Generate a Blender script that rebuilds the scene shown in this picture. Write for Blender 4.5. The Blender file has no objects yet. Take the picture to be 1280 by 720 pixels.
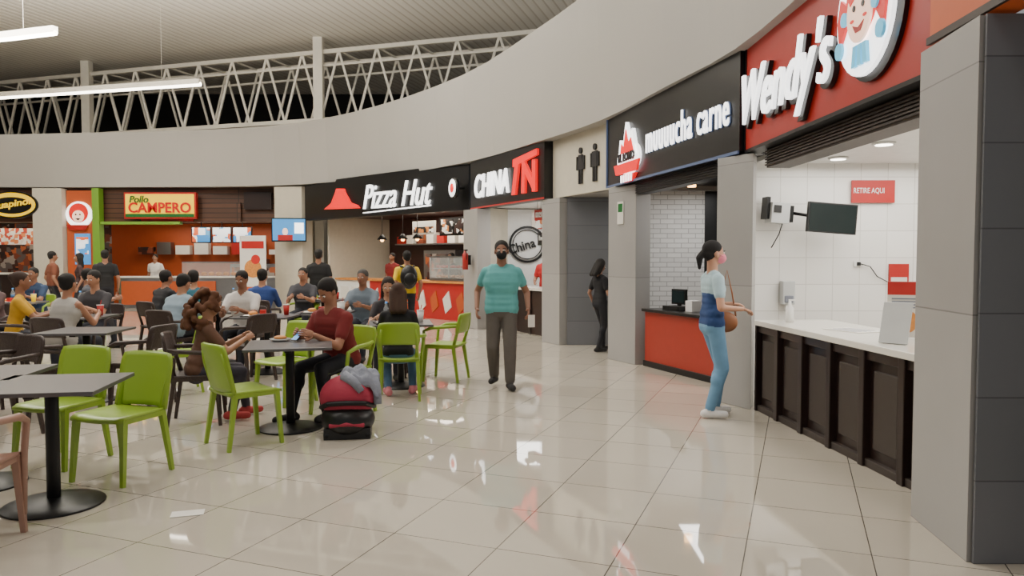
import bpy, math, random
import numpy as np
from mathutils import Vector, Matrix
random.seed(3)
D=bpy.data; C=bpy.context; scene=C.scene
def s2l(c):
    c=c/255.0
    return c/12.92 if c<=.04045 else ((c+.055)/1.055)**2.4
def lin(c): return tuple(s2l(x) for x in c)+(1,)
def N(nt,t,**k):
    n=nt.nodes.new(t)
    for a,b in k.items(): setattr(n,a,b)
    return n
def mat(name,col,rough=.5,metal=0,emit=0,var=.07,scale=9,bump=0,alpha=1,trans=0,sheen=0):
    m=D.materials.new(name); m.use_nodes=True; nt=m.node_tree; b=nt.nodes['Principled BSDF']
    c=lin(col); tc=N(nt,'ShaderNodeTexCoord'); no=N(nt,'ShaderNodeTexNoise'); no.inputs['Scale'].default_value=scale
    nt.links.new(tc.outputs['Object'],no.inputs['Vector'])
    mx=N(nt,'ShaderNodeMix',data_type='RGBA')
    mx.inputs[6].default_value=tuple(x*(1-var) for x in c[:3])+(1,); mx.inputs[7].default_value=tuple(min(1,x*(1+var)) for x in c[:3])+(1,)
    nt.links.new(no.outputs['Fac'],mx.inputs[0]); nt.links.new(mx.outputs[2],b.inputs['Base Color'])
    b.inputs['Roughness'].default_value=rough; b.inputs['Metallic'].default_value=metal
    if emit:
        nt.links.new(mx.outputs[2],b.inputs['Emission Color']); b.inputs['Emission Strength'].default_value=emit
    if bump:
        bp=N(nt,'ShaderNodeBump'); bp.inputs['Strength'].default_value=bump; bp.inputs['Distance'].default_value=.01
        nt.links.new(no.outputs['Fac'],bp.inputs['Height']); nt.links.new(bp.outputs['Normal'],b.inputs['Normal'])
    if trans: b.inputs['Transmission Weight'].default_value=trans
    if alpha<1: b.inputs['Alpha'].default_value=alpha
    return m
def brickmat(name,c1,c2,cm,w,h,mortar,rough=.3,rotz=0,rotx=0,offset=.5,var=0,bump=.2,spec=.5,loc=(0,0,0),ior=1.5):
    m=D.materials.new(name); m.use_nodes=True; nt=m.node_tree; b=nt.nodes['Principled BSDF']
    tc=N(nt,'ShaderNodeTexCoord'); mp=N(nt,'ShaderNodeMapping'); mp.inputs['Rotation'].default_value=(rotx,0,rotz); mp.inputs['Location'].default_value=loc
    br=N(nt,'ShaderNodeTexBrick'); br.offset=offset
    br.inputs['Color1'].default_value=lin(c1);br.inputs['Color2'].default_value=lin(c2);br.inputs['Mortar'].default_value=lin(cm)
    br.inputs['Scale'].default_value=1;br.inputs['Mortar Size'].default_value=mortar;br.inputs['Brick Width'].default_value=w;br.inputs['Row Height'].default_value=h
    br.inputs['Mortar Smooth'].default_value=.1
    nt.links.new(tc.outputs['Object'],mp.inputs['Vector']); nt.links.new(mp.outputs['Vector'],br.inputs['Vector'])
    out=br.outputs['Color']
    if var:
        no=N(nt,'ShaderNodeTexNoise'); no.inputs['Scale'].default_value=1.3; no.inputs['Detail'].default_value=6
        nt.links.new(tc.outputs['Object'],no.inputs['Vector'])
        mr=N(nt,'ShaderNodeMapRange'); mr.inputs['To Min'].default_value=1-var; mr.inputs['To Max'].default_value=1+var
        nt.links.new(no.outputs['Fac'],mr.inputs['Value'])
        mx=N(nt,'ShaderNodeMix',data_type='RGBA',blend_type='MULTIPLY'); mx.inputs[0].default_value=1
        nt.links.new(out,mx.inputs[6]); nt.links.new(mr.outputs['Result'],mx.inputs[7]); out=mx.outputs[2]
    nt.links.new(out,b.inputs['Base Color']); b.inputs['Roughness'].default_value=rough
    b.inputs['Specular IOR Level'].default_value=spec; b.inputs['IOR'].default_value=ior
    if bump:
        inv=N(nt,'ShaderNodeMath',operation='SUBTRACT'); inv.inputs[0].default_value=1
        nt.links.new(br.outputs['Fac'],inv.inputs[1])
        bp=N(nt,'ShaderNodeBump'); bp.inputs['Strength'].default_value=bump; bp.inputs['Distance'].default_value=.004
        nt.links.new(inv.outputs[0],bp.inputs['Height']); nt.links.new(bp.outputs['Normal'],b.inputs['Normal'])
    return m
class M:
    def __init__(s): s.v=[];s.f=[];s.m=[];s.sm=[];s.mats=[];s.T=Matrix()
    def add(s,vs,fs,mt,smooth=False):
        o=len(s.v)
        if mt not in s.mats: s.mats.append(mt)
        k=s.mats.index(mt)
        s.v+=[s.T@Vector(v) for v in vs]
        for f in fs: s.f.append([i+o for i in f]); s.m.append(k); s.sm.append(smooth)
    def box(s,x0,x1,y0,y1,z0,z1,mt):
        vs=[(x,y,z) for z in(z0,z1) for y in(y0,y1) for x in(x0,x1)]
        s.add(vs,[(0,2,3,1),(4,5,7,6),(0,1,5,4),(1,3,7,5),(3,2,6,7),(2,0,4,6)],mt)
    def tube(s,pts,r,mt,n=10,sq=False):
        pts=[Vector(p) for p in pts]; rs=r if isinstance(r,(list,tuple)) else [r]*len(pts)
        vs=[];fs=[]; prev=None
        for i,p in enumerate(pts):
            a=pts[max(i-1,0)];b=pts[min(i+1,len(pts)-1)]; d=(b-a).normalized()
            if prev is None:
                up=Vector((0,0,1)) if abs(d.z)<.9 else Vector((1,0,0)); x=d.cross(up).normalized()
            else: x=(prev-d*prev.dot(d)).normalized()
            prev=x; y=d.cross(x)
            for k in range(n):
                t=2*math.pi*(k+(.5 if sq else 0))/n; vs.append(p+(x*math.cos(t)+y*math.sin(t))*rs[i])
        for i in range(len(pts)-1):
            for k in range(n):
                k2=(k+1)%n; fs.append((i*n+k,i*n+k2,(i+1)*n+k2,(i+1)*n+k))
        fs.append(tuple(range(n-1,-1,-1))); fs.append(tuple((len(pts)-1)*n+k for k in range(n)))
        s.add(vs,fs,mt,n>5)
    def ell(s,c,r,mt,nu=16,nv=9,R=None):
        c=Vector(c); vs=[];fs=[]
        for j in range(1,nv):
            ph=math.pi*j/nv
            for i in range(nu):
                t=2*math.pi*i/nu; q=Vector((math.sin(ph)*math.cos(t)*r[0],math.sin(ph)*math.sin(t)*r[1],math.cos(ph)*r[2]))
                vs.append(c+(R@q if R else q))
        for e in(1,-1):
            q=Vector((0,0,e*r[2])); vs.append(c+(R@q if R else q))
        a=len(vs)-2
        for j in range(nv-2):
            for i in range(nu):
                k=(i+1)%nu; fs.append((j*nu+i,(j+1)*nu+i,(j+1)*nu+k,j*nu+k))
        for i in range(nu):
            k=(i+1)%nu; fs.append((a,i,k)); fs.append((a+1,(nv-2)*nu+k,(nv-2)*nu+i))
        s.add(vs,fs,mt,True)
    def prism(s,poly,y0,y1,mt): # polygon in xz, extruded in y
        n=len(poly); vs=[(p[0],y0,p[1]) for p in poly]+[(p[0],y1,p[1]) for p in poly]
        fs=[tuple(range(n)),tuple(range(2*n-1,n-1,-1))]+[(i,i+n,(i+1)%n+n,(i+1)%n) for i in range(n)]
        s.add(vs,fs,mt)
    def vprism(s,poly,z0,z1,mt):
        n=len(poly); vs=[(p[0],p[1],z0) for p in poly]+[(p[0],p[1],z1) for p in poly]
        fs=[tuple(range(n-1,-1,-1)),tuple(range(n,2*n))]+[(i,(i+1)%n,(i+1)%n+n,i+n) for i in range(n)]
        s.add(vs,fs,mt)
    def seg(s,p,q,z0,z1,th,mt):
        p=Vector((p[0],p[1]));q=Vector((q[0],q[1]));d=(q-p).normalized();nn=Vector((-d.y,d.x))*th/2
        s.vprism([p+nn,p-nn,q-nn,q+nn],z0,z1,mt)
    def disc(s,cx,cz,r,y0,y1,mt,n=32,rz=None):
        s.prism([(cx+r*math.cos(2*math.pi*i/n),cz+(rz or r)*math.sin(2*math.pi*i/n)) for i in range(n)],y0,y1,mt)
    def slab(s,fn,nu,nv,mt): # fn(u,v)->(pos,thicknessvec) 
        A=[];B=[]
        for j in range(nv+1):
            for i in range(nu+1):
                p,t=fn(i/nu,j/nv); A.append(Vector(p)+Vector(t));B.append(Vector(p)-Vector(t))
        o=len(A);fs=[];w=nu+1
        for j in range(nv):
            for i in range(nu):
                a=j*w+i; fs.append((a,a+1,a+1+w,a+w)); fs.append((o+a,o+a+w,o+a+1+w,o+a+1))
        for i in range(nu):
            fs.append((i+1,i,o+i,o+i+1)); a=nv*w+i; fs.append((a,a+1,o+a+1,o+a))
        for j in range(nv):
            a=j*w; fs.append((a,a+w,o+a+w,o+a)); a=j*w+nu; fs.append((a+w,a,o+a,o+a+w))
        s.add(A+B,fs,mt,True)
    def obj(s,name,mtx=None,parent=None,bevel=0,shift=None):
        me=D.meshes.new(name); me.from_pydata([tuple(v) for v in s.v],[],s.f); 
        for m in s.mats: me.materials.append(m)
        me.polygons.foreach_set('material_index',s.m); me.polygons.foreach_set('use_smooth',s.sm); me.update()
        o=D.objects.new(name,me); scene.collection.objects.link(o)
        if parent: o.parent=parent
        if mtx is not None: o.matrix_local=mtx
        if bevel:
            b=o.modifiers.new('Bevel','BEVEL'); b.width=bevel; b.segments=2; b.limit_method='ANGLE'
        return o
def text(body,u,z,w,h,mt,parent,n=-.01,ex=.01,shear=0,off=0,name='lettering',rot=0,sp=1.0):
    cu=D.curves.new(name,'FONT'); cu.body=body; cu.extrude=.5; cu.shear=shear; cu.offset=off; cu.align_x='CENTER'; cu.align_y='CENTER'; cu.resolution_u=4; cu.space_character=sp
    cu.materials.append(mt); o=D.objects.new(name,cu); scene.collection.objects.link(o); C.view_layer.update()
    bb=[Vector(b) for b in o.bound_box]; x0=min(b.x for b in bb);x1=max(b.x for b in bb);y0=min(b.y for b in bb);y1=max(b.y for b in bb)
    o.parent=parent
    o.matrix_local=Matrix.Translation((u,n,z))@Matrix.Rotation(math.pi/2,4,'X')@Matrix.Rotation(rot,4,'Z')@Matrix.Diagonal((w/(x1-x0),h/(y1-y0),ex*2,1))@Matrix.Translation((-(x0+x1)/2,-(y0+y1)/2,0))
    return o
def frame(L,R):
    x=Vector((R[0]-L[0],R[1]-L[1],0)); ln=x.length; x.normalize(); y=Vector((0,0,1)).cross(x)
    m=Matrix.Identity(4); m.col[0][:3]=x; m.col[1][:3]=y; m.col[3][:3]=(L[0],L[1],0)
    return m,ln
def TR(x,y,yaw=0,z=0): return Matrix.Translation((x,y,z))@Matrix.Rotation(yaw,4,'Z')
r=math.radians
# ---------------- materials
m_floor=brickmat('floor_tile',(192,184,170),(187,179,165),(88,82,74),.6,.6,.0032,rough=.03,rotz=math.radians(21),offset=0,var=.07,bump=.12,spec=.65,loc=(.23,.1,0),ior=1.68)
m_grey=mat('grey_plaster',(150,147,143),.7,var=.05,scale=2)
m_bulk=mat('bulkhead_paint',(167,164,158),.6,var=.04,scale=.6)
m_pil=brickmat('pillar_cladding',(158,156,153),(152,150,147),(120,118,116),6,1.22,.004,rough=.45,rotx=math.pi/2,offset=0,var=.12)
m_pild=brickmat('pillar_tile_dark',(112,113,118),(106,108,112),(80,80,84),6,.41,.004,rough=.4,rotx=math.pi/2,offset=0,var=.1)
m_cream=mat('cream_paint',(196,189,172),.6)
m_dark=mat('dark_void',(22,20,19),.8)
m_black=mat('black_panel',(14,14,16),.35)
m_blackm=mat('black_metal',(18,18,19),.4,metal=.3)
m_white=mat('white_paint',(232,231,228),.5)
m_offw=mat('offwhite_plastic',(196,198,198),.5)
m_whitee=mat('white_lit',(255,255,255),.4,emit=2.2,var=0)
m_redsign=mat('red_sign_panel',(158,30,20),.4,emit=.08,var=.04)
m_red=mat('red_lit',(225,20,22),.4,emit=1.1,var=.02)
m_redp=mat('red_paint',(175,35,30),.4)
m_redcount=mat('red_laminate',(160,50,36),.35)  # plain red laminate of the grill counter
m_tile=brickmat('white_wall_tile',(238,236,232),(232,230,226),(204,201,196),.3,.3,.004,rough=.2,rotx=math.pi/2,offset=0)
m_brickw=brickmat('white_brick',(226,226,224),(214,214,212),(168,168,166),.22,.075,.006,rough=.5,rotx=math.pi/2)
m_wood=mat('dark_wood',(40,27,24),.3,var=.25,scale=5)
m_woodf=brickmat('wood_slats',(86,54,36),(70,44,30),(30,20,14),8,.14,.012,rough=.5,rotx=math.pi/2,offset=0,var=.2)
m_brown=mat('shutter_brown',(56,47,42),.5)
m_top=mat('counter_white',(226,222,212),.15,var=.04)
m_steel=mat('brushed_steel',(150,150,152),.3,metal=.9)
m_orange=mat('orange_wall',(180,80,34),.5)
m_orangel=mat('orange_sign',(190,88,42),.5,emit=.08)
m_green=mat('green_frame',(110,155,45),.5)
m_chairg=mat('green_plastic',(140,170,50),.32,var=.04,scale=4)
m_chairb=mat('brown_wicker',(56,42,38),.5,var=.35,scale=60,bump=.5)
m_chairt=mat('tan_plastic',(160,124,108),.4)
m_tabtop=mat('table_laminate',(84,82,84),.3,var=.08,scale=20)
m_yel=mat('yellow_lit',(255,208,0),.4,emit=.5,var=.02)
m_greend=mat('green_dark',(16,96,40),.4,emit=.1,var=.02)
m_redt=mat('red_lettering',(200,16,16),.4,emit=.15,var=.02)
m_bluel=mat('blue_lit',(60,130,190),.4,emit=1.0)
m_blueg=mat('blue_edge_glow',(80,96,130),.4,emit=.15)
m_skinl=mat('logo_skin',(250,205,180),.4,emit=1.0,var=0)
m_hairl=mat('logo_red_hair',(205,30,24),.4,emit=.7,var=0)
m_cyanl=mat('logo_blue',(90,180,215),.4,emit=.8,var=0)
m_lamp=mat('lamp_lit',(255,246,230),.4,emit=9,var=0)
m_warm=mat('warm_lamp_lit',(255,190,110),.4,emit=9,var=0)
m_truss=mat('truss_white',(240,235,222),.5)
m_glass=mat('clear_glass',(230,235,235),.05,alpha=.22)
m_paper=mat('paper',(220,216,208),.6)
m_pink=mat('pink_fabric',(160,42,66),.7,bump=.2,scale=60)
m_greyf=mat('grey_fabric',(128,132,144),.9,bump=.6,scale=40)
m_tan=mat('tan_leather',(150,95,60),.5)
m_food=mat('warm_food',(200,130,60),.6,var=.4,scale=20)
m_redc=mat('cup_red',(190,40,34),.4)
m_screen=mat('screen_dark',(20,30,30),.15,emit=.5)
m_picto=mat('pictogram_black',(28,28,30),.5)
m_frost=mat('fabric_blue',(70,110,150),.8)
m_oven=mat('kitchen_dark_wall',(62,34,30),.5,var=.3,scale=3)
def colorscreen(name,scale,cols,emit):
    m=D.materials.new(name); m.use_nodes=True; nt=m.node_tree; b=nt.nodes['Principled BSDF']
    tc=N(nt,'ShaderNodeTexCoord'); v=N(nt,'ShaderNodeTexVoronoi',distance='CHEBYCHEV'); v.inputs['Scale'].default_value=scale
    nt.links.new(tc.outputs['Object'],v.inputs['Vector'])
    r=N(nt,'ShaderNodeValToRGB'); r.color_ramp.interpolation='CONSTANT'
    sp=N(nt,'ShaderNodeSeparateColor'); nt.links.new(v.outputs['Color'],sp.inputs[0]); nt.links.new(sp.outputs[0],r.inputs[0])
    while len(r.color_ramp.elements)<len(cols): r.color_ramp.elements.new(.5)
    for i,c in enumerate(cols): r.color_ramp.elements[i].position=i/len(cols); r.color_ramp.elements[i].color=lin(c)
    nt.links.new(r.outputs[0],b.inputs['Base Color']); nt.links.new(r.outputs[0],b.inputs['Emission Color']); b.inputs['Emission Strength'].default_value=emit
    return m
m_scrA=colorscreen('menu_screen_graphic',5,[(60,130,190),(230,235,240),(90,150,190),(240,240,240),(200,90,50)],1.1)
m_scrB=colorscreen('poster_graphic',9,[(225,215,200),(215,130,80),(235,230,220),(190,70,50),(230,225,215)],.15)
m_scrC=colorscreen('menu_board_graphic',9,[(30,28,28),(230,225,215),(60,40,36),(190,120,60),(24,22,22)],.6)
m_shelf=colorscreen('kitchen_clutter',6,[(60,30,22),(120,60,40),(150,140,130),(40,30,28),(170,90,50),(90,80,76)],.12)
# ---------------- shell
m=M(); m.box(-26,9,-7,32,-.05,0,m_floor); m.obj('floor')
def ceilmat():
    mt=D.materials.new('corrugated_ceiling'); mt.use_nodes=True; nt=mt.node_tree; b=nt.nodes['Principled BSDF']
    tc=N(nt,'ShaderNodeTexCoord'); mp=N(nt,'ShaderNodeMapping'); mp.inputs['Rotation'].default_value=(0,0,math.radians(17))
    w=N(nt,'ShaderNodeTexWave',bands_direction='X'); w.inputs['Scale'].default_value=1.3
    nt.links.new(tc.outputs['Object'],mp.inputs[0]); nt.links.new(mp.outputs[0],w.inputs[0])
    r=N(nt,'ShaderNodeValToRGB'); r.color_ramp.elements[0].position=.0; r.color_ramp.elements[0].color=lin((212,204,190)); r.color_ramp.elements[1].position=.2; r.color_ramp.elements[1].color=lin((244,240,230))
    nt.links.new(w.outputs['Fac'],r.inputs[0]); nt.links.new(r.outputs[0],b.inputs['Base Color'])
    bp=N(nt,'ShaderNodeBump'); bp.inputs['Distance'].default_value=.03; bp.inputs['Strength'].default_value=.35
    nt.links.new(w.outputs['Fac'],bp.inputs['Height']); nt.links.new(bp.outputs[0],b.inputs['Normal']); b.inputs['Roughness'].default_value=.55
    return mt
m_ceil=ceilmat()
m=M(); m.box(-26,9,-7,32,8.0,8.1,m_ceil); m.obj('ceiling')
m=M(); m.box(-26,9,29.9,30,0,8,m_dark); m.obj('dark_gap_backdrop')  # near-black sheet: the shade of the gap behind the truss put into colour
m=M(); m.box(-26,-25.9,-7,30,0,8,m_bulk); m.obj('wall_left')
pts=[(1.9,-3),(2.2,.5),(2.27,3.6),(2.34,5.5),(2.28,7.4),(1.93,9),(1.44,11.1),(.6,13.1),(-.85,16.0),(-3.2,18.9),(-5.8,20.9),(-8.5,21.6),(-12,21.75),(-16,21.75),(-24,21.5)]
def cr(p0,p1,p2,p3,t):
    return tuple(.5*((2*b)+(-a+c)*t+(2*a-5*b+4*c-d)*t*t+(-a+3*b-3*c+d)*t**3) for a,b,c,d in zip(p0,p1,p2,p3))
path=[]
for i in range(1,len(pts)-2):
    for k in range(3): path.append(cr(pts[i-1],pts[i],pts[i+1],pts[i+2],k/3))
path.append(pts[-2]); path.append(pts[-1]); path.insert(0,pts[0])
m=M(); n=len(path); rows=[]
for i,p in enumerate(path):
    a=Vector(path[max(i-1,0)]);b=Vector(path[min(i+1,n-1)]);d=(b-a).normalized();nl=Vector((-d.y,d.x))
    q=Vector(p); zt=5.85-.85*i/(n-1)
    prof=[(.10,3.54),(.22,zt),(-.06,zt),(-.14,3.54)]
    rows.append([(q.x+nl.x*o,q.y+nl.y*o,z) for o,z in prof])
vs=[v for rr in rows for v in rr]; fs=[]
for i in range(n-1):
    for k in range(4):
        k2=(k+1)%4; fs.append((i*4+k,(i+1)*4+k,(i+1)*4+k2,i*4+k2))
m.add(vs,fs,m_bulk); m.obj('wall_bulkhead')
# truss
m=M(); A=Vector((-20,26.95,0));B=Vector((5,19.0,0)); dr=(B-A).normalized(); ln=(B-A).length; nr=Vector((-dr.y,dr.x,0))
for off in(0,1.3):
    a=A+nr*off;b=B+nr*off
    for z in(5.6,7.6): m.tube([a+Vector((0,0,z)),b+Vector((0,0,z))],.085,m_truss,4,True)
    m.tube([a+Vector((0,0,7.2)),b+Vector((0,0,7.2))],.045,m_truss,4,True)
    k=int(ln/1.25)
    for i in range(k):
        p=a+dr*(i*1.25);q=a+dr*((i+.5)*1.25);s_=a+dr*((i+1)*1.25)
        m.tube([p+Vector((0,0,5.6)),q+Vector((0,0,7.6))],.045,m_truss,4,True)
        m.tube([q+Vector((0,0,7.6)),s_+Vector((0,0,5.6))],.045,m_truss,4,True)
        if off==0: m.tube([q+Vector((0,0,7.6)),q+nr*1.3+Vector((0,0,7.6))],.035,m_truss,4,True)
for t in(6.2,15.0):
    p=A+dr*t-nr*.1; m.tube([p+Vector((0,0,0)),p+Vector((0,0,8))],.19,m_truss,4,True)
m.obj('roof_truss')
def linlamp(p,q):
    m=M(); p=Vector(p);q=Vector(q)
    m.tube([p+Vector((0,0,.07)),q+Vector((0,0,.07))],.09,m_truss,4,True)
    m.tube([p,q],.055,m_lamp,8)
    for t in(.15,.85):
        a=p.lerp(q,t); m.tube([a+Vector((0,0,.1)),(a.x,a.y,8)],.003,m_truss,5)
    m.obj('linear_ceiling_lamp')
linlamp((-15.5,21.2,5.95),(-8.0,19.3,5.95)); linlamp((-14.5,16.8,6.0),(-9.15,15.1,6.0))
def area(x,y,z,sx,sy,e,col=(1,.96,.9),rot=(0,0,0)):
    l=D.lights.new('fill_light','AREA'); l.shape='RECTANGLE'; l.size=sx;l.size_y=sy;l.energy=e;l.color=col  # bare area lamps without fixtures, added to light the hall and shops
    o=D.objects.new('fill_light',l); o.location=(x,y,z); o.rotation_euler=rot; scene.collection.objects.link(o); return o
# ---------------- pillars and shop walls
def pillar(name,poly,z1,mt,z0=0):
    m=M(); m.vprism(poly,z0,z1,mt); return m.obj(name,bevel=.006)
m=M(); m.vprism([(2.24,3.61),(3.3,3.70),(3.3,4.3),(2.32,4.27)],0,2.66,m_pil)
m.box(2.26,3.3,3.585,3.60,0,2.66,m_pild); m.obj('wall_pillar_near')
pillar('wall_pillar_a',[(2.12,7.72),(2.35,7.28),(2.46,7.52),(2.38,8.05)],2.52,m_pil)
pillar('wall_pillar_b',[(1.42,10.98),(1.72,10.36),(1.95,10.5),(1.72,11.1)],2.52,m_pil)
pillar('wall_pillar_c',[(.53,13.22),(.81,12.72),(1.15,12.9),(.9,13.4)],2.52,m_pil)
pillar('wall_pillar_d',[(-1.05,16.15),(-.72,15.45),(-.45,15.7),(-.75,16.4)],2.52,m_grey)
pillar('wall_pillar_e',[(-6.75,21.2),(-5.9,20.95),(-5.7,21.3),(-6.6,21.6)],3.5,m_cream)
pillar('wall_pillar_f',[(-13.85,21.55),(-13.0,21.55),(-13.0,21.84),(-13.85,21.84)],3.5,m_cream)
FW,lw=frame((2.46,7.40),(2.53,4.22)); FL,ll=frame((1.58,11.12),(2.40,7.46)); FR,lr=frame((.72,13.15),(1.57,11.15)); FC,lc=frame((-.75,16.05),(.70,13.15)); FP,lp=frame((-5.62,20.95),(-.83,16.3)); FB,lb=frame((-24,21.85),(-5.9,21.85))
for nm,F,l,mt in(('wall_fascia_a',FW,lw,m_brown),('wall_fascia_b',FL,ll,m_black),('wall_fascia_c',FR,lr,m_cream),('wall_fascia_d',FC,lc,m_black),('wall_fascia_e',FP,lp,m_black),('wall_fascia_f',FB,lb,m_woodf)):
    m=M(); m.box(0,l,0,.15,2.54,3.6,mt); m.obj(nm,F)
FN,lnn=frame((2.35,4.2),(2.16,1.2))
m=M(); m.box(0,3.0,-.02,.12,2.68,3.6,m_orangel); m.box(.0,3.0,-.04,-.02,2.68,2.72,m_brown); sg=m.obj('shop_sign',FN)
text('A la parrilla',1.6,3.2,1.8,.35,m_whitee,sg,n=-.04,shear=.2)
m=M(); m.box(2.7,6.5,3.2,3.35,0,3.6,m_grey); m.obj('wall_right')
# burger kitchen room
m=M(); m.box(2.40,6.2,8.35,8.5,0,2.62,m_tile); m.obj('wall_kitchen_back')
m=M(); m.box(6.1,6.2,4.3,8.35,0,2.62,m_tile); m.obj('wall_kitchen_right')
m=M(); m.box(2.7,6.2,4.3,8.4,2.55,2.62,m_white); m.obj('ceiling_kitchen')
m=M(); m.box(3.4,6.1,4.3,4.36,0,2.6,m_white); m.obj('wall_kitchen_near')
m=M(); m.box(.22,lw-.06,-.02,.2,2.36,2.53,m_brown)
for i in range(6): m.box(.22,lw-.06,-.04,-.02,2.38+i*.025,2.392+i*.025,m_brown)
m.obj('rolling_shutter',FW)
for (x,y) in((3.42,7.85),(3.4,6.85),(3.3,5.85),(4.6,7.0),(4.6,5.6)):
    m=M(); m.tube([(x,y,2.545),(x,y,2.53)],.1,m_white,24); m.tube([(x,y,2.53),(x,y,2.525)],.075,m_lamp,20); m.obj('recessed_downlight')
area(3.9,6.4,2.5,2.0,3.4,108,(1,.96,.89))
m=M(); m.box(-.0,lw+.0,-.15,-.0,2.56,3.6,m_redsign); m.box(-.03,lw+.02,-.16,.0,2.53,2.56,m_blackm); m.box(-.03,.0,-.16,0,2.53,3.6,m_blackm)
sg=m.obj('shop_sign',FW)
text("Wendy's",1.07,2.93,1.94,.68,m_black,sg,n=-.175,ex=.02,shear=.3,off=.03)
text("Wendy's",1.03,2.96,1.92,.65,m_whitee,sg,n=-.21,ex=.015,shear=.3,off=.0)
m=M(); cx,cz=2.47,3.12
m.T=Matrix.Translation((cx,0,cz))@Matrix.Diagonal((.86,1,.98,1))@Matrix.Translation((-cx,0,-cz))
m.disc(cx+.04,cz-.02,.46,-.18,-.15,m_black); m.disc(cx-.03,cz,.43,-.21,-.18,m_whitee)
m.disc(cx-.03,cz+.1,.24,-.225,-.21,m_hairl,rz=.26); m.disc(cx-.03,cz+.0,.19,-.24,-.225,m_skinl,rz=.21)
for sx in(-1,1):
    X=cx-.03
    m.prism([(X+sx*.2,cz+.08),(X+sx*.33,cz+.16),(X+sx*.38,cz+.0),(X+sx*.34,cz-.18),(X+sx*.27,cz-.1),(X+sx*.2,cz-.02)],-.23,-.21,m_hairl)
    m.disc(X+sx*.24,cz-.0,.05,-.245,-.225,m_cyanl,12); m.disc(X+sx*.32,cz-.2,.06,-.245,-.225,m_cyanl,12)
    m.disc(X+sx*.07,cz+.03,.022,-.245,-.24,m_black,12); m.disc(X+sx*.1,cz-.05,.03,-.244,-.24,m_hairl,12,rz=.012)
for sx in(-1,0,1):
    m.prism([(cx-.03+sx*.07-.03,cz-.22),(cx-.03+sx*.07+.03,cz-.22),(cx-.03+sx*.09+.03,cz-.36),(cx-.03+sx*.09-.03,cz-.36)],-.235,-.21,m_cyanl)
m.prism([(cx-.12,cz-.08),(cx-.03,cz-.11),(cx+.06,cz-.08),(cx+.01,cz-.14),(cx-.07,cz-.14)],-.245,-.24,m_redp)
m.prism([(cx-.2,cz+.12),(cx-.03,cz+.2),(cx+.14,cz+.12),(cx+.1,cz+.06),(cx-.03,cz+.13),(cx-.16,cz+.06)],-.245,-.225,m_hairl)
m.obj('mascot_emblem',parent=sg)
FK,lk=frame((2.40,7.27),(2.60,4.36))
m=M(); m.box(0,lk,.04,.7,0,.84,m_wood)
m.box(-.0,lk,.0,.05,0,.06,m_brown); m.box(0,lk,.0,.05,.77,.84,m_wood)
k=6
for i in range(k+1):
    u=lk*i/k; m.box(max(0,u-.035),min(lk,u+.035),-.02,.05,0,.84,m_wood)
for i in range(k):
    u=lk*(i+.5)/k; m.box(u-lk/k*.3,u+lk/k*.3,.02,.045,.14,.70,m_brown)
m.box(0,lk,-.03,.72,.84,.89,m_top); m.obj('service_counter',FK,bevel=.006)
m=M(); m.box(-.27,.27,-.02,.02,-.16,.16,m_black); m.box(-.255,.255,-.024,-.018,-.145,.145,m_screen); m.box(-.08,.08,.02,.06,-.06,.06,m_blackm)
m.tube([(0,.04,0),(-.18,.2,.03),(-.42,.3,.06)],.018,m_blackm,8); m.box(-.60,-.40,.14,.32,-.08,.14,m_offw); m.box(-.58,-.5,.13,.14,.03,.11,m_black); m.box(-.64,-.60,.2,.34,-.04,.2,m_blackm); m.box(-.40,-.34,.18,.3,-.06,.12,m_blackm)
m.tube([(-.45,.2,-.08),(-.47,.22,-.2),(-.53,.25,-.35)],.006,m_black,6)
m.obj('wall_monitor',TR(3.42,7.98,math.radians(4),1.92)@Matrix.Rotation(math.radians(4),4,'Y'))
m=M(); m.box(-.24,.24,0,.02,-.13,.12,m_redp); 
so=m.obj('pickup_sign',TR(4.02,8.31,0,2.24)); text('RETIRE AQUI',-.05,0,.34,.07,m_white,so,n=-.003,ex=.002)
m=M(); m.box(-.07,.07,0,.11,-.12,.14,m_offw); m.box(-.05,.05,-.01,.01,-.1,-.02,m_greyf); m.box(-.03,.03,.02,.08,-.19,-.12,m_white); m.obj('soap_dispenser',TR(3.07,8.23,0,1.1),bevel=.012)
m=M(); m.box(-.05,.05,0,.012,-.03,.03,m_white); m.box(-.02,.02,-.01,0,-.02,.02,m_black); m.tube([(.02,-.01,0),(.12,-.02,-.03),(.2,-.02,-.14),(.32,-.01,-.2)],.006,m_black,6); m.obj('wall_outlet',TR(3.88,8.33,0,1.43))
m=M(); m.box(-.11,.11,0,.02,-.17,.17,m_redp); m.box(-.09,.09,-.003,.0,-.15,.02,m_paper); m.obj('notice_board',TR(4.33,8.32,0,1.26))
m=M(); m.box(0,.34,0,.012,0,.42,m_paper); m.box(.0,.34,-.003,0,.32,.42,m_redp); m.disc(.12,.12,.09,-.004,0,m_food,20); m.disc(.26,.1,.06,-.004,0,m_redc,16)
for i in range(4): m.box(.03,.31,-.004,0,.22+i*.022,.23+i*.022,m_greyf)
m.box(-.01,.35,-.05,.08,-.008,0,m_glass); m.obj('menu_stand',TR(2.84,5.62,math.radians(-20),.90))
m=M(); m.box(-.10,.10,0,.012,0,.30,m_offw); m.box(-.08,.08,.012,.12,0,.012,m_offw); m.obj('tablet_stand',TR(2.68,5.22,math.radians(-50),.895)@Matrix.Rotation(math.radians(-16),4,'X'),bevel=.004)
m=M(); m.box(-.2,.2,-.14,.14,0,.004,m_paper); 
for i in range(5): m.box(-.16,.14,-.11+i*.05,-.09+i*.05,.004,.005,m_greyf)
m.obj('paper_placemat',TR(2.85,6.2,math.radians(-70),.891))
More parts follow.
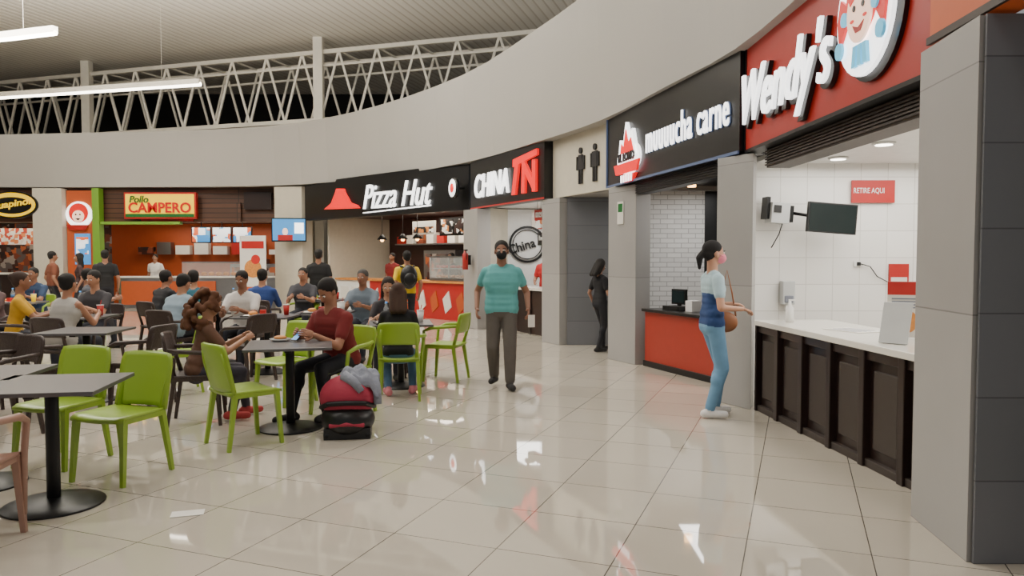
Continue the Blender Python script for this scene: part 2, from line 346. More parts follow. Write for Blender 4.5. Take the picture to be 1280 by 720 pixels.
m=M(); m.tube([(0,0,0),(0,0,.13),(0,0,.16),(0,0,.2)],[.035,.035,.015,.012],m_white,14); m.box(-.01,.05,-.01,.01,.2,.215,m_white); m.obj('sanitizer_bottle',TR(2.62,7.0,0,.892))
# grill room
m=M(); m.box(1.85,3.0,11.62,11.75,0,2.7,m_brickw); m.box(3.0,4.3,11.6,11.75,0,2.7,m_black); m.obj('wall_grill_back')
m=M(); m.seg((1.80,11.1),(1.9,11.7),0,2.7,.08,m_brickw); m.obj('wall_grill_left')
m=M(); m.box(4.2,4.3,8.6,11.6,0,2.7,m_black); m.obj('wall_grill_right')
m=M(); m.vprism([(1.75,11.1),(2.5,7.95),(4.3,8.5),(4.3,11.7),(1.9,11.7)],2.6,2.68,m_black); m.obj('ceiling_grill')
m=M(); m.box(.75,ll-.45,-.02,.15,2.38,2.53,m_blackm); 
for i in range(5): m.box(.75,ll-.45,-.035,-.02,2.39+i*.028,2.404+i*.028,m_blackm)
m.obj('rolling_shutter',FL)
FK2,lk2=frame((1.80,10.33),(2.50,8.5))
m=M(); m.box(0.05,lk2,.03,.55,0,.76,m_redcount); m.box(0.05,lk2,.0,.03,0,.08,m_black); m.box(0.05,lk2,-.03,.6,.76,.80,m_black); m.obj('service_counter',FK2,bevel=.005)
m=M(); m.box(-.16,.16,-.15,.15,0,.06,m_black); m.box(-.13,.13,-.02,.02,.08,.28,m_black); m.box(-.11,.11,-.025,-.02,.1,.26,m_screen); m.box(-.02,.02,-.02,.02,.05,.1,m_black); m.box(.2,.32,-.08,.08,0,.14,m_white); m.obj('cash_register',TR(2.22,9.85,math.radians(-60),.802))
m=M(); m.tube([(0,0,0),(0,0,.11)],[.03,.04],m_redc,14); m.tube([(0,0,.11),(0,0,.118)],.042,m_white,14); m.obj('drink_cup',TR(2.45,9.2,0,.802))
m=M(); m.tube([(2.55,10.6,2.6),(2.55,10.6,2.5)],.06,m_warm,12); m.obj('recessed_downlight'); area(2.9,10.3,2.5,.8,1.4,32,(1,.97,.93))
m=M(); m.box(-.05,ll+.0,-.15,0,2.56,3.56,m_black); m.box(-.07,ll+.0,-.17,-.15,2.53,2.56,m_blueg); m.box(-.07,-.04,-.17,-.15,2.56,3.56,m_blueg)
sg=m.obj('shop_sign',FL)
text('muuuucha carne',2.52,3.02,2.14,.37,m_blueg,sg,n=-.155,ex=.01,off=.02,sp=1.12); text('muuuucha carne',2.52,3.02,2.12,.36,m_whitee,sg,n=-.175,ex=.008,off=.004,sp=1.12)
m=M(); m.T=Matrix.Translation((-.02,0,-.06))
m.disc(.88,2.92,.40,-.19,-.15,m_whitee,rz=.22); m.prism([(.55,2.95),(.6,3.2),(.72,3.12),(.82,3.42),(.95,3.2),(1.05,3.3),(1.2,2.95)],-.2,-.15,m_whitee)
m.prism([(.64,3.0),(.68,3.14),(.76,3.08),(.84,3.32),(.94,3.13),(1.03,3.18),(1.12,3.0)],-.21,-.19,m_red)
m.prism([(.42,2.86),(1.34,2.86),(1.26,2.72),(.5,2.72)],-.22,-.19,m_red); m.prism([(.62,2.70),(1.14,2.70),(1.02,2.6),(.74,2.6)],-.2,-.15,m_red)
for i in range(5): m.box(.66+i*.09,.70+i*.09,-.21,-.2,2.6,2.7,m_whitee)
m.obj('grill_emblem',parent=sg); text('EL LOMO',.86,2.88,.58,.12,m_black,sg,n=-.215,ex=.01,off=.02)
# restroom
m=M(); m.box(.95,4.4,12.75,12.9,0,2.52,m_pild); m.obj('wall_restroom')
m=M(); m.vprism([(.8,13.1),(1.6,11.2),(4.4,11.8),(4.4,12.9)],2.53,2.6,m_grey); m.obj('ceiling_restroom')
m=M()
for u,fem in((1.05,True),(1.52,False)):
    m.disc(u,3.24,.05,-.03,-.002,m_picto,16)
    if fem: m.prism([(u-.06,3.17),(u+.06,3.17),(u+.11,2.93),(u-.11,2.93)],-.03,-.002,m_picto)
    else: m.box(u-.08,u+.08,-.03,-.002,2.93,3.17,m_picto)
    m.box(u-.06,u-.012,-.03,-.002,2.70,2.93,m_picto); m.box(u+.012,u+.06,-.03,-.002,2.70,2.93,m_picto)
    m.box(u-.13,u-.095,-.03,-.002,2.93,3.15,m_picto); m.box(u+.095,u+.13,-.03,-.002,2.93,3.15,m_picto)
m.obj('restroom_pictogram',FR)
m=M(); m.box(.25,.40,-.015,-.003,1.98,2.3,m_paper); m.box(.27,.38,-.017,-.015,2.15,2.27,m_greend); m.obj('notice_board',frame((1.42,10.98),(1.72,10.36))[0])
area(2.4,12.3,2.45,1.0,.4,8)
# noodle shop
m=M(); m.box(-.1,1.5,17.0,17.12,0,2.6,m_white); m.obj('wall_noodle_back')
m=M(); m.seg((1.02,13.9),(1.4,17.0),0,2.6,.08,m_white); m.obj('wall_noodle_right')
m=M(); m.seg((-.65,16.5),(.9,18.1),0,2.6,.1,m_cream); m.obj('wall_noodle_left')
m=M(); m.vprism([(-.7,16.2),(.8,13.3),(1.4,13.6),(1.5,17.1),(-.1,17.1)],2.62,2.7,m_white); m.obj('ceiling_noodle')
m=M(); m.box(.45,1.0,-.03,0,.0,.4,m_scrB); 
for rr_,w_ in((.42,.05),(.34,.02)):
  for i in range(40):
    a=2*math.pi*i/40;b=2*math.pi*(i+1)/40
    m.prism([(.35+rr_*math.cos(a),-.35+rr_*math.sin(a)),(.35+rr_*math.cos(b),-.35+rr_*math.sin(b)),(.35+(rr_-w_)*math.cos(b),-.35+(rr_-w_)*math.sin(b)),(.35+(rr_-w_)*math.cos(a),-.35+(rr_-w_)*math.sin(a))],-.03,-.0,m_black)
so=m.obj('wall_emblem',TR(.0,16.98,0,2.15)); text('China In',.35,-.35,.9,.22,m_black,so,n=-.03,rot=.3,off=.02)
area(.5,15.3,2.55,.9,1.8,38,(1,.97,.93))
m=M(); m.box(.35,lc-.6,.35,.72,0,.86,m_wood); m.box(.35,lc-.6,.3,.75,.86,.91,m_top)
for i in range(4): m.box(.4+.68*i,.46+.68*i,.32,.35,0,.86,m_brown)
m.obj('service_counter',FC)
m=M(); m.box(0,lc,-.15,0,2.54,3.52,m_black); m.box(-.0,lc,-.16,-.15,2.53,2.56,m_redp); sg=m.obj('shop_sign',FC)
text('CHINA',1.1,2.98,1.6,.48,m_whitee,sg,n=-.18,ex=.02,shear=.15,off=.015)
m=M()
m.prism([(2.05,2.68),(2.2,2.68),(2.35,3.3),(2.2,3.3)],-.2,-.15,m_red); m.prism([(2.1,3.2),(3.05,3.32),(3.05,3.43),(2.1,3.34)],-.2,-.15,m_red)
m.prism([(2.45,2.68),(2.58,2.68),(2.6,3.25),(2.47,3.25)],-.2,-.15,m_red); m.prism([(2.87,2.68),(3.0,2.68),(3.0,3.25),(2.87,3.25)],-.2,-.15,m_red); m.prism([(2.52,3.12),(2.6,3.22),(2.98,2.8),(2.9,2.7)],-.2,-.15,m_red)
m.obj('red_gate_emblem',parent=sg)
m=M(); m.tube([(-.3,-.45,3.0),(-.3,-.37,3.0)],.22,m_black,28); m.tube([(-.3,-.46,3.0),(-.3,-.45,3.0)],.19,m_whitee,28); m.tube([(-.3,-.47,3.0),(-.3,-.46,3.0)],.1,m_red,20); m.tube([(-.3,-.37,3.0),(-.3,-.18,3.0)],.03,m_blackm,8); m.obj('blade_sign',FC)
for (u,z,w,h,t) in((2.5,2.3,.5,.2,'menu'),(2.65,1.85,.55,.24,'hugo')):
    m=M(); m.box(u-w/2,u+w/2,.19,.21,z-h/2,z+h/2,m_redp if t!='hugo' else m_black); m.tube([(u-w*.3,.2,z+h/2),(u-w*.3,.2,2.6)],.005,m_black,5); m.tube([(u+w*.3,.2,z+h/2),(u+w*.3,.2,2.6)],.005,m_black,5); so=m.obj('hanging_sign',FC); text(t,u,z,w*.7,h*.5,m_white,so,n=.18)
m=M(); m.tube([(0,0,0),(0,0,.32),(0,0,.36),(0,0,.4)],[.06,.06,.03,.02],m_redp,14); m.tube([(0,0,.38),(.06,-.02,.36),(.09,-.02,.2)],.01,m_black,6); m.box(-.02,.06,-.02,.02,.39,.42,m_black); m.box(-.04,.04,.05,.12,.1,.3,m_blackm); m.obj('fire_extinguisher',TR(-.98,15.6,math.radians(-50),1.25))
# pizza
m=M(); m.box(0,lp-.1,2.6,2.72,0,2.65,m_oven); m.obj('wall_pizza_back',FP)
m=M(); m.box(.0,.1,.5,2.6,0,2.65,m_cream); m.obj('wall_pizza_left',FP)
m=M(); m.box(0,lp-.1,.2,2.7,2.66,2.74,m_oven); m.obj('ceiling_pizza',FP)
m=M(); m.box(.3,1.9,.6,1.1,0,.88,m_white); m.box(1.9,lp-.5,.6,1.1,0,.88,m_redp); m.box(.3,lp-.5,.54,1.16,.88,.93,m_food)
for i in range(8):
    u=2.15+i*.48; m.prism([(u,.15),(u+.22,.32),(u+.12,.7),(u-.1,.5)],.58,.6,m_orange if i%2 else m_paper)
for i in range(2): m.box(.5+i*.55,.9+i*.55,.585,.6,.2,.7,m_paper)
m.obj('service_counter',FP)
m=M(); m.box(-.1,lp+.0,-.15,0,2.54,3.5,m_black); sg=m.obj('shop_sign',FP)
text('Pizza Hut',4.12,3.02,2.7,.60,m_whitee,sg,n=-.18,ex=.02,shear=.35,off=.0)
m=M(); m.prism([(.95,2.8),(2.6,2.76),(2.5,2.84),(2.2,2.92),(1.95,3.2),(1.9,3.3),(1.55,3.32),(1.5,3.22),(1.3,2.95)],-.2,-.15,m_red); m.prism([(2.75,2.62),(5.4,2.68),(5.4,2.71),(2.75,2.64)],-.19,-.15,m_whitee); m.obj('hat_emblem',parent=sg)
m=M()
m.box(4.1,6.2,1.2,1.25,2.05,2.5,m_black)
for i in range(4): m.box(4.15+i*.51,4.15+i*.51+.46,1.18,1.2,2.1,2.46,m_scrC if i<2 else m_paper)
m.box(3.0,3.9,1.2,1.25,2.1,2.45,m_paper); m.box(3.05,3.85,1.19,1.2,2.15,2.3,m_scrC)
m.obj('menu_board',FP)
m=M()
for (u0,u1,z0,z1) in((2.6,3.9,.0,1.7),(4.1,5.2,0,1.5),(5.3,6.3,0,1.9)):
    m.box(u0,u1,1.9,2.5,z0,z1,m_steel); m.box(u0+.1,u1-.1,1.88,1.9,z0+.9,z1-.1,m_shelf)
for i in range(12): m.box(1.0+i*.45,1.3+i*.45,2.2,2.55,1.9,1.9+random.uniform(.15,.4),random.choice([m_shelf,m_redp,m_steel,m_paper]))
m.box(.9,6.3,2.2,2.58,1.86,1.9,m_steel)
m.obj('kitchen_oven',FP)
m=M(); m.box(4.3,5.7,.7,1.05,.935,1.0,m_steel); m.box(4.3,5.7,.7,1.05,1.5,1.54,m_steel)
for u in(4.32,5.0,5.68): m.box(u-.015,u+.015,.71,.74,1,1.5,m_steel)
m.box(4.32,5.68,.71,1.04,1.22,1.24,m_steel)
for i in range(7): m.ell((4.45+i*.18,.88,1.04),(.07,.07,.04),m_food); m.ell((4.45+i*.18,.88,1.28),(.07,.07,.04),m_redc)
m.box(4.3,5.7,.695,.7,1,1.5,m_glass); m.obj('food_display_case',FP)
for u in(2.2,3.1,3.7):
    m=M(); m.tube([(u,.8,2.66),(u,.8,2.1)],.008,m_black,5); m.tube([(u,.8,2.12),(u,.8,1.98)],[.03,.14],m_blackm,16); m.ell((u,.8,1.97),(.05,.05,.05),m_warm,12,8); m.obj('pendant_lamp',FP)
p=FP@Vector((3.3,1.4,2.6)); area(p.x,p.y,p.z,3,1.2,85,(1,.88,.72),rot=(0,0,math.radians(-44)))
# chicken shop
m=M(); m.box(-13,-5.9,24.2,24.3,0,2.6,m_orange); m.box(-24,-13,24.2,24.3,0,2.6,m_shelf); m.obj('wall_chicken_back')
m=M(); m.box(-6.0,-5.9,22.05,24.2,0,2.6,m_cream); m.obj('wall_chicken_right')
m=M(); m.box(-12.98,-12.12,21.75,21.84,0,3.45,m_orange); m.obj('wall_chicken_left')
m=M(); m.box(-24,-5.9,22.02,24.3,2.62,2.7,m_cream); m.obj('ceiling_chicken')
m=M(); m.box(-12.1,-11.9,21.5,21.75,0,3.5,m_green); m.box(-11.9,-9.6,21.55,21.75,2.46,2.54,m_green); m.obj('green_door_frame')
m=M(); m.box(-9.0,-7.9,21.72,21.8,2.56,3.1,m_woodf);m.box(-10.8,-9.3,21.72,21.8,2.56,2.64,m_redp); m.box(-7.8,-7.0,21.72,21.8,2.9,3.4,m_wood); m.obj('decor_panel')
m=M(); m.box(-11.7,-6.6,22.1,22.4,0,.9,m_steel); m.box(-11.7,-6.6,22.05,22.5,.9,.95,m_top); m.box(-11.6,-8.8,22.06,22.1,.1,.8,m_orange); m.obj('service_counter')
for i in range(3):
    m=M(); m.box(-9.85+i*.63,-9.85+i*.63+.6,22.9,22.95,1.95,2.45,m_black); m.box(-9.82+i*.63,-9.85+i*.63+.57,22.89,22.9,1.98,2.42,m_scrA); m.tube([(-9.55+i*.63,22.93,2.45),(-9.55+i*.63,22.93,2.61)],.015,m_black,6); m.obj('menu_screen')
m=M(); 
for i in range(4): m.box(-8.9+i*.55,-8.4+i*.55,23.5,24.1,0,1.3+.15*(i%2),m_steel); m.box(-8.85+i*.55,-8.45+i*.55,23.48,23.5,.6,1.2,m_shelf)
for i in range(9): m.box(-12+i*.6,-11.55+i*.6,23.9,24.15,1.6,1.6+random.uniform(.15,.45),random.choice([m_shelf,m_redp,m_steel,m_paper]))
m.obj('kitchen_oven')
m=M(); m.box(-9.8,-7.9,22.1,22.4,.955,1.35,m_glass); m.box(-9.8,-7.9,22.1,22.4,1.35,1.38,m_steel)
for i in range(8): m.ell((-9.65+i*.22,22.25,1.02),(.09,.08,.06),m_food)
m.obj('food_display_case')
m=M(); m.box(-11.2,-9.12,21.55,21.68,2.62,3.38,m_redp); m.box(-11.15,-9.17,21.53,21.55,2.67,3.33,m_yel); m.box(-11.15,-9.17,21.52,21.53,2.67,2.76,m_greend)
sg=m.obj('shop_sign'); 
text('Pollo',-10.75,3.18,.55,.2,m_greend,sg,n=21.51,shear=.2,off=.02); text('CAMPERO',-10.15,2.94,1.8,.30,m_redt,sg,n=21.50,off=.02)
m=M(); m.disc(-14.4,3.02,.74,21.5,21.62,m_black,rz=.40); m.disc(-14.4,3.02,.68,21.48,21.5,m_yel,rz=.35); m.disc(-14.4,3.0,.58,21.47,21.48,m_black,rz=.24)
sg=m.obj('shop_sign'); text('Guapinol',-14.4,3.02,1.2,.26,m_yel,sg,n=21.45,shear=.2,off=.02,rot=.15)
m=M(); m.disc(-12.6,2.75,.38,21.7,21.75,m_whitee); m.disc(-12.6,2.8,.28,21.68,21.7,m_hairl); m.disc(-12.6,2.70,.17,21.66,21.68,m_skinl); m.prism([(-12.95,2.45),(-12.3,2.45),(-12.4,2.3),(-12.85,2.3)],21.66,21.7,m_redp); m.disc(-12.66,2.75,.025,21.65,21.66,m_black,10); m.disc(-12.54,2.75,.025,21.65,21.66,m_black,10); m.prism([(-12.68,2.64),(-12.52,2.64),(-12.6,2.58)],21.65,21.66,m_black); m.obj('wall_emblem')
m=M(); m.box(-12.75,-12.3,21.72,21.75,1.3,2.2,m_bluel); m.box(-12.7,-12.35,21.71,21.72,1.6,2.1,m_scrA); m.obj('poster')
m=M(); m.box(-24,-13.9,22.2,22.8,0,1.0,m_wood); m.box(-24,-13.9,22.1,22.9,1.0,1.05,m_top); m.obj('service_counter')
m=M(); m.box(-16,-13.9,23.0,23.05,1.9,2.4,m_scrB); m.obj('menu_board')
area(-9.3,23,2.5,4,1.2,60,(1,.9,.75)); area(-15.5,23,2.5,3,1.2,30,(1,.85,.65))
for x in(-11.2,-10.3,-8.6,-7.4):
    m=M(); m.tube([(x,22.9,2.62),(x,22.9,2.6)],.1,m_lamp,12); m.obj('recessed_downlight')
# tv & banner
m=M(); m.box(-.47,.47,0,.05,-.33,.33,m_black); m.box(-.44,.44,-.005,0,-.29,.3,m_bluel); m.ell((-.1,-.003,-.05),(.09,.004,.12),m_skinl,14,8); m.box(-.3,.1,-.006,-.004,-.29,-.14,m_redp); m.box(.15,.4,-.006,-.004,-.1,.2,m_whitee); m.tube([(0,.05,0),(0,.2,.1)],.03,m_blackm,8); m.obj('television',TR(-6.2,20.72,math.radians(8),2.27))
m=M(); m.box(-.38,.38,0,.02,.06,2.1,m_paper); m.box(-.32,.32,-.01,0,1.75,1.95,m_redp); m.box(-.32,.32,-.01,0,.3,.7,m_orange); m.box(-.42,.42,-.08,.1,0,.06,m_steel); m.disc(0,1.2,.25,-.01,0,m_food,20); m.disc(.08,1.45,.13,-.012,0,m_redc,16); m.obj('rollup_banner',TR(-7.1,20.4,math.radians(-8)))
# ---------------- furniture
def chair(x,y,yaw,kind='g',arms=False):
    mt={'g':m_chairg,'b':m_chairb,'t':m_chairt}[kind]; m=M()
    def seat(u,v):
        X=(u-.5); Y=(v-.5)
        x_=X*.44*(1-.06*(1-v)); y_=Y*.43
        if (v in(0,1)): x_*=.93
        return (x_,y_,.445-.018*math.cos(X*math.pi)*math.cos(Y*2)+(-.015 if v==1 else 0)),(0,0,.011)
    m.slab(seat,8,8,mt)
    z0=.60 if arms else .455
    def back(u,v):
        X=u-.5; w=.44
        if v>.75: w*=math.sqrt(max(.0,1-((v-.75)/.25)**2*.2))
        if v<.15 and arms: w*=.95
        z=z0+(.83-z0)*v - (.012*abs(X*2)**4)
        y_=-.20-.08*(z-.45)/.37-.035*math.cos(X*math.pi)+.02
        return (X*w,y_,z),(0,.010,.003)
    m.slab(back,10,10,mt)
    for sx in(-1,1):
        m.tube([(sx*.19,-.17,.44),(sx*.212,-.235,0)],[.027,.019],mt,4,True)
        m.tube([(sx*.195,.17,.44),(sx*.212,.205,0)],[.027,.019],mt,4,True)
        m.tube([(sx*.185,-.17,.43),(sx*.19,-.24,.66),(sx*.175,-.265,.76)],[.022,.018,.012],mt,6)
        m.box(sx*.2-.012,sx*.2+.012,-.18,.18,.405,.435,mt)
        if arms:
            m.tube([(sx*.19,-.24,.68),(sx*.25,-.12,.675),(sx*.265,.08,.66),(sx*.25,.18,.62),(sx*.23,.19,.44),(sx*.215,.205,.1)],[.018,.02,.022,.02,.018,.015],mt,7)
    m.box(-.19,.19,-.175,-.155,.405,.435,mt); m.box(-.19,.19,.155,.175,.405,.435,mt)
    m.obj('dining_chair',TR(x,y,yaw))
def table(x,y,yaw=0):
    m=M(); m.box(-.36,.36,-.36,.36,.72,.745,m_tabtop); m.box(-.30,.30,-.03,.03,.70,.72,m_blackm); m.box(-.03,.03,-.30,.30,.70,.72,m_blackm)
    m.tube([(0,0,.03),(0,0,.71)],.038,m_blackm,16); m.tube([(0,0,0),(0,0,.012),(0,0,.03),(0,0,.05)],[.28,.28,.2,.045],m_blackm,36)
    m.obj('dining_table',TR(x,y,yaw),bevel=.004)
table(-2.78,4.46,r(10)); table(-3.52,4.85,r(10)); table(-1.95,6.5,r(14)); table(-4.45,7.75,r(5)); table(-1.3,8.65,r(10))
chair(-2.68,5.05,r(163)); chair(-3.30,5.40,r(168)); chair(-2.16,5.98,r(-45)); chair(-2.86,6.75,r(-75),'b',True)
chair(-2.35,7.65,r(150)); chair(-1.2,7.92,r(6),'g',True); chair(-.82,9.1,r(75),'g',True)
chair(-3.75,8.3,r(120)); chair(-2.85,3.78,r(8),'t',True)
chair(-4.55,6.95,r(-10),'b',True); chair(-5.0,7.0,r(-40),'b',True); chair(-3.75,7.5,r(80),'b',True); chair(-3.2,9.0,r(60),'b',True); chair(-4.3,6.2,r(150),'b',True)
tabs=[(-5.6,9.6),(-4.2,10.6),(-3.2,9.7),(-6.6,11.5),(-2.6,10.3),(-4.6,12.6),(-7.5,9.8),(-3.4,13.4),(-6.0,13.5),(-8.4,12.6),(-2.2,12.4)]
for a,b in tabs: table(a,b,r(random.uniform(-12,12)))
# people
def V(*a): return Vector(a)
def ik(a,b,l1,l2,hint):
    d=b-a; L=d.length
    if L>(l1+l2)*.995: b=a+d*((l1+l2)*.995/L); d=b-a; L=d.length
    if L<abs(l1-l2)+.02: L=abs(l1-l2)+.02
    x=(l1*l1-l2*l2+L*L)/(2*L); hgt=math.sqrt(max(0,l1*l1-x*x)); dn=d.normalized()
    h=hint-dn*hint.dot(dn); h.normalize()
    return a+dn*x+h*hgt,b
SK={}
def skin(c):
    if c not in SK: SK[c]=mat('skin',c,.55,var=.05)
    return SK[c]
CL={}
def cloth(c):
    if c not in CL: CL[c]=mat('fabric',c,.85,var=.12,scale=14,bump=.15)
    return CL[c]
m_eyew=mat('eye_white',(230,228,222),.3); m_eyed=mat('eye_dark',(25,18,14),.2); m_lip=mat('lips',(140,75,65),.5)
def capsule(M_,p0,p1,r0,r1,n):
    d=(p1-p0); 
    if d.length<1e-4: d=V(0,0,1e-3); p1=p0+d
    dn=d.normalized(); P=[];R=[]
    for a in(-80,-50,-22): P.append(p0+dn*r0*math.sin(r(a))); R.append(r0*math.cos(r(a)))
    P.append(p0);R.append(r0);P.append(p1);R.append(r1)
    for a in(22,50,80): P.append(p1+dn*r1*math.sin(r(a))); R.append(r1*math.cos(r(a)))
    M_.tube(P,R,m_white,n)
def figure(name,x,y,yaw,shirt,pants,hairc=(22,18,16),sk=(150,105,80),h=1.72,sit=False,lean=0,hy=0,hp=0,rh=None,lh=None,rf=None,lf=None,hair='short',fem=False,sleeve='short',mask=None,vox=.016,fat=1.0,shirt2=None,s2=.16,shoe=(30,28,28),ff=0,side=0,palm=None,curl=.9,tw=0,legw=1.0,slv=.62,nodz=0):
    cs=cloth(shirt);cp=cloth(pants);cz=cloth(shoe);ch=cloth(hairc);ks=skin(sk);cs2=cloth(shirt2) if shirt2 else cs
    P=V(0,-.05,.555) if sit else V(0,0,.95)
    u=V(side,math.sin(r(lean)),math.cos(r(lean))).normalized(); prim=[]
    def cap(p0,p1,r0,r1,mt): prim.append(('c',p0,p1,r0,r1,mt))
    def el(c,rr,mt,R=Matrix.Identity(3)): prim.append(('e',c,R,rr,mt))
    if fem: lv=[(-.02,.082,.098),(.06,.072,.094),(.12,.055,.086),(.18,.05,.083),(.25,.06,.090),(.31,.073,.094),(.36,.08,.084),(.40,.09,.070),(.435,.085,.055)]; sw=.155
    else: lv=[(-.02,.075,.105),(.05,.072,.105),(.11,.066,.103),(.17,.064,.103),(.23,.072,.106),(.29,.085,.11),(.35,.095,.102),(.40,.105,.083),(.44,.10,.06)]; sw=.18
    rx=V(math.cos(r(tw)),math.sin(r(tw)),0)
    for t,hw,rr in lv:
        f=fat if t<.33 else (1+fat)/2
        c=P+u*t+V(0,.012 if .2<t<.36 else 0,0); cap(c-rx*hw*f,c+rx*hw*f,rr*f,rr*f,cs2 if t<s2 else cs)
    if fem:
        for sx in(-1,1): el(P+u*.30+rx*sx*.062+V(0,.065,0),(.055,.048,.055),cs)
    cap(P+V(-.075,0,-.06),P+V(.075,0,-.06),.10*fat,.10*fat,cp)
    NB=P+u*.46; HC=NB+u*.06+V(0,.02,.135)
    HR=Matrix.Rotation(r(hy),3,'Z')@Matrix.Rotation(-r(hp),3,'X')
    def hd(a,b,c): return HC+HR@V(a,b,c)
    cap(NB,hd(0,-.02,-.055),.054 if fem else .06,.05 if fem else .056,ks)
    el(hd(0,-.012,.03),(.074,.092,.085),ks,HR); el(hd(0,.022,-.02),(.062,.072,.085),ks,HR); el(hd(0,.042,-.068),(.042,.044,.040),ks,HR)
    cap(hd(0,.09,.005),hd(0,.104,-.026),.008,.014,ks)
    for sx in(-1,1): el(hd(sx*.076,-.005,-.012),(.012,.020,.032),ks,HR)
    if mask: el(hd(0,.052,-.046),(.064,.070,.056),cloth(mask),HR)
    if hair!='bald':
        el(hd(0,-.028,.045),(.085,.100,.086),ch,HR); el(hd(0,-.055,-.005),(.072,.062,.07),ch,HR)
    if hair=='long':
        for sx in(-1,0,1): cap(hd(sx*.055,-.06,.0),hd(sx*.065,-.085,-.22),.05,.04,ch)
        for sx in(-1,1): cap(hd(sx*.068,.0,.03),hd(sx*.08,-.03,-.17),.026,.03,ch)
    if hair=='pony':
        cap(hd(0,-.12,.0),hd(0,-.15,-.05),.03,.036,ch); cap(hd(0,-.15,-.05),hd(0,-.145,-.15),.036,.016,ch)
    if hair=='bun': el(hd(0,-.11,.06),(.045,.045,.045),ch,HR)
    if hair=='curly':
        rnd=random.Random(7)
        for i in range(90):
            a=rnd.uniform(-2.4,2.4); zz=rnd.uniform(-.32,.11); k=.095+.065*(1-abs(zz+.12)/.24)
            el(hd(math.sin(a)*k*1.15,-math.cos(a)*k*1.1-.03,zz),(.036,.036,.036),ch)
    if hair=='cap':
        el(hd(0,-.015,.06),(.088,.102,.072),cs,HR); el(hd(0,.1,.055),(.06,.06,.012),cs,HR)
    hands=[]
    for sx,tg in((1,rh),(-1,lh)):
        S=P+u*.405+rx*sx*sw
        if tg is None: tg=V(sx*.2,.26,.70) if sit else V(sx*.25,.05,.87)
        else: tg=V(*tg)
        E,W=ik(S,tg,.285,.25,V(sx*.5,-1,-.5))
        k=.9 if fem else 1.0
        cap(S,E,.050*k,.041*k,ks if sleeve!='long' else cs); cap(E,W,.041*k,.027*k,ks if sleeve!='long' else cs)
        if sleeve=='short': cap(S,S.lerp(E,slv),.066*k,.060*k,cs)
        elif sleeve=='long': cap(S,E,.062*k,.052*k,cs); cap(E,E.lerp(W,.93),.052*k,.037*k,cs)
        else: cap(S+V(0,0,-.0),S+V(0,0,-.001),.055*k,.055*k,ks)
        dn=(W-E).normalized(); hands.append((sx,W,dn,k))
    for sx,tg in((1,rf),(-1,lf)):
        Hp=P+V(sx*.088,0,-.04)
        if tg is None: tg=V(sx*.12,.40,.085) if sit else V(sx*.10,0,.085)
        else: tg=V(*tg)
        K,A=ik(Hp,tg,.43,.42,V(sx*.1,1,.8 if sit else 0))
        cap(Hp,K,.086*fat,.060*legw,cp); cap(K,A+(K-A).normalized()*.03,.060*legw,.046*legw,cp)
        el(K.lerp(A,.3)+V(0,-.012,0),(.058*legw,.06*legw,.09),cp)
        fd=V(sx*.25+ff,1,0).normalized(); zf=A.z-.085
        cap(V(A.x,A.y,zf+.045)-fd*.045,V(A.x,A.y,zf+.042)+fd*.15,.043,.036,cz)
        cap(A,V(A.x,A.y,zf+.06),.038,.04,cz)
    T=M()
    for q in prim:
        if q[0]=='c': capsule(T,q[1],q[2],q[3],q[4],14)
        else: T.ell(q[1],q[3],m_white,16,10,q[2])
    tmp=T.obj('tmp'); md=tmp.modifiers.new('r','REMESH'); md.mode='VOXEL'; md.voxel_size=vox
    sm=tmp.modifiers.new('s','SMOOTH'); sm.factor=.5; sm.iterations=3 if vox>.012 else 5
    C.view_layer.update(); dg=C.evaluated_depsgraph_get(); ev=D.meshes.new_from_object(tmp.evaluated_get(dg)); D.objects.remove(tmp)
    nv=len(ev.vertices); co=np.empty(nv*3); ev.vertices.foreach_get('co',co); co=co.reshape(-1,3)
    faces=[tuple(p.vertices) for p in ev.polygons]; fc=np.array([co[list(f)].mean(axis=0) for f in faces])
    best=np.full(len(faces),1e9); bi=np.zeros(len(faces),int)
    for i,q in enumerate(prim):
        if q[0]=='c':
            a=np.array(q[1]);b=np.array(q[2]);d=b-a;t=np.clip(((fc-a)@d)/max(d@d,1e-9),0,1); dd=np.linalg.norm(fc-(a+t[:,None]*d),axis=1)-(q[3]+t*(q[4]-q[3]))
        else:
            l=(fc-np.array(q[1]))@np.array(q[2]); k=np.linalg.norm(l/np.array(q[3]),axis=1); dd=np.linalg.norm(l,axis=1)*(1-1/np.maximum(k,1e-3))
        w=dd<best; best[w]=dd[w]; bi[w]=i
    m=M(); m.v=[Vector(c) for c in co]; m.f=[list(f) for f in faces]
    for i in bi:
        mt=prim[i][-1]
        if mt not in m.mats: m.mats.append(mt)
        m.m.append(m.mats.index(mt)); m.sm.append(True)
    D.meshes.remove(ev)
    for sx in(-1,1):
        m.ell(hd(sx*.030,.084,.006),(.014,.009,.008),m_eyew,10,6,HR); m.ell(hd(sx*.030,.0915,.006),(.006,.004,.006),m_eyed,8,6,HR)
        m.tube([hd(sx*.015,.093,.024),hd(sx*.032,.091,.029),hd(sx*.05,.078,.024)],.0035,ch,6)
    if not mask: m.ell(hd(0,.090,-.052),(.022,.007,.007),m_lip,10,6,HR)
    else:
        for sx in(-1,1): m.tube([hd(sx*.055,.07,-.03),hd(sx*.074,.03,-.012),hd(sx*.08,-.01,.0)],.003,cloth(mask),6)
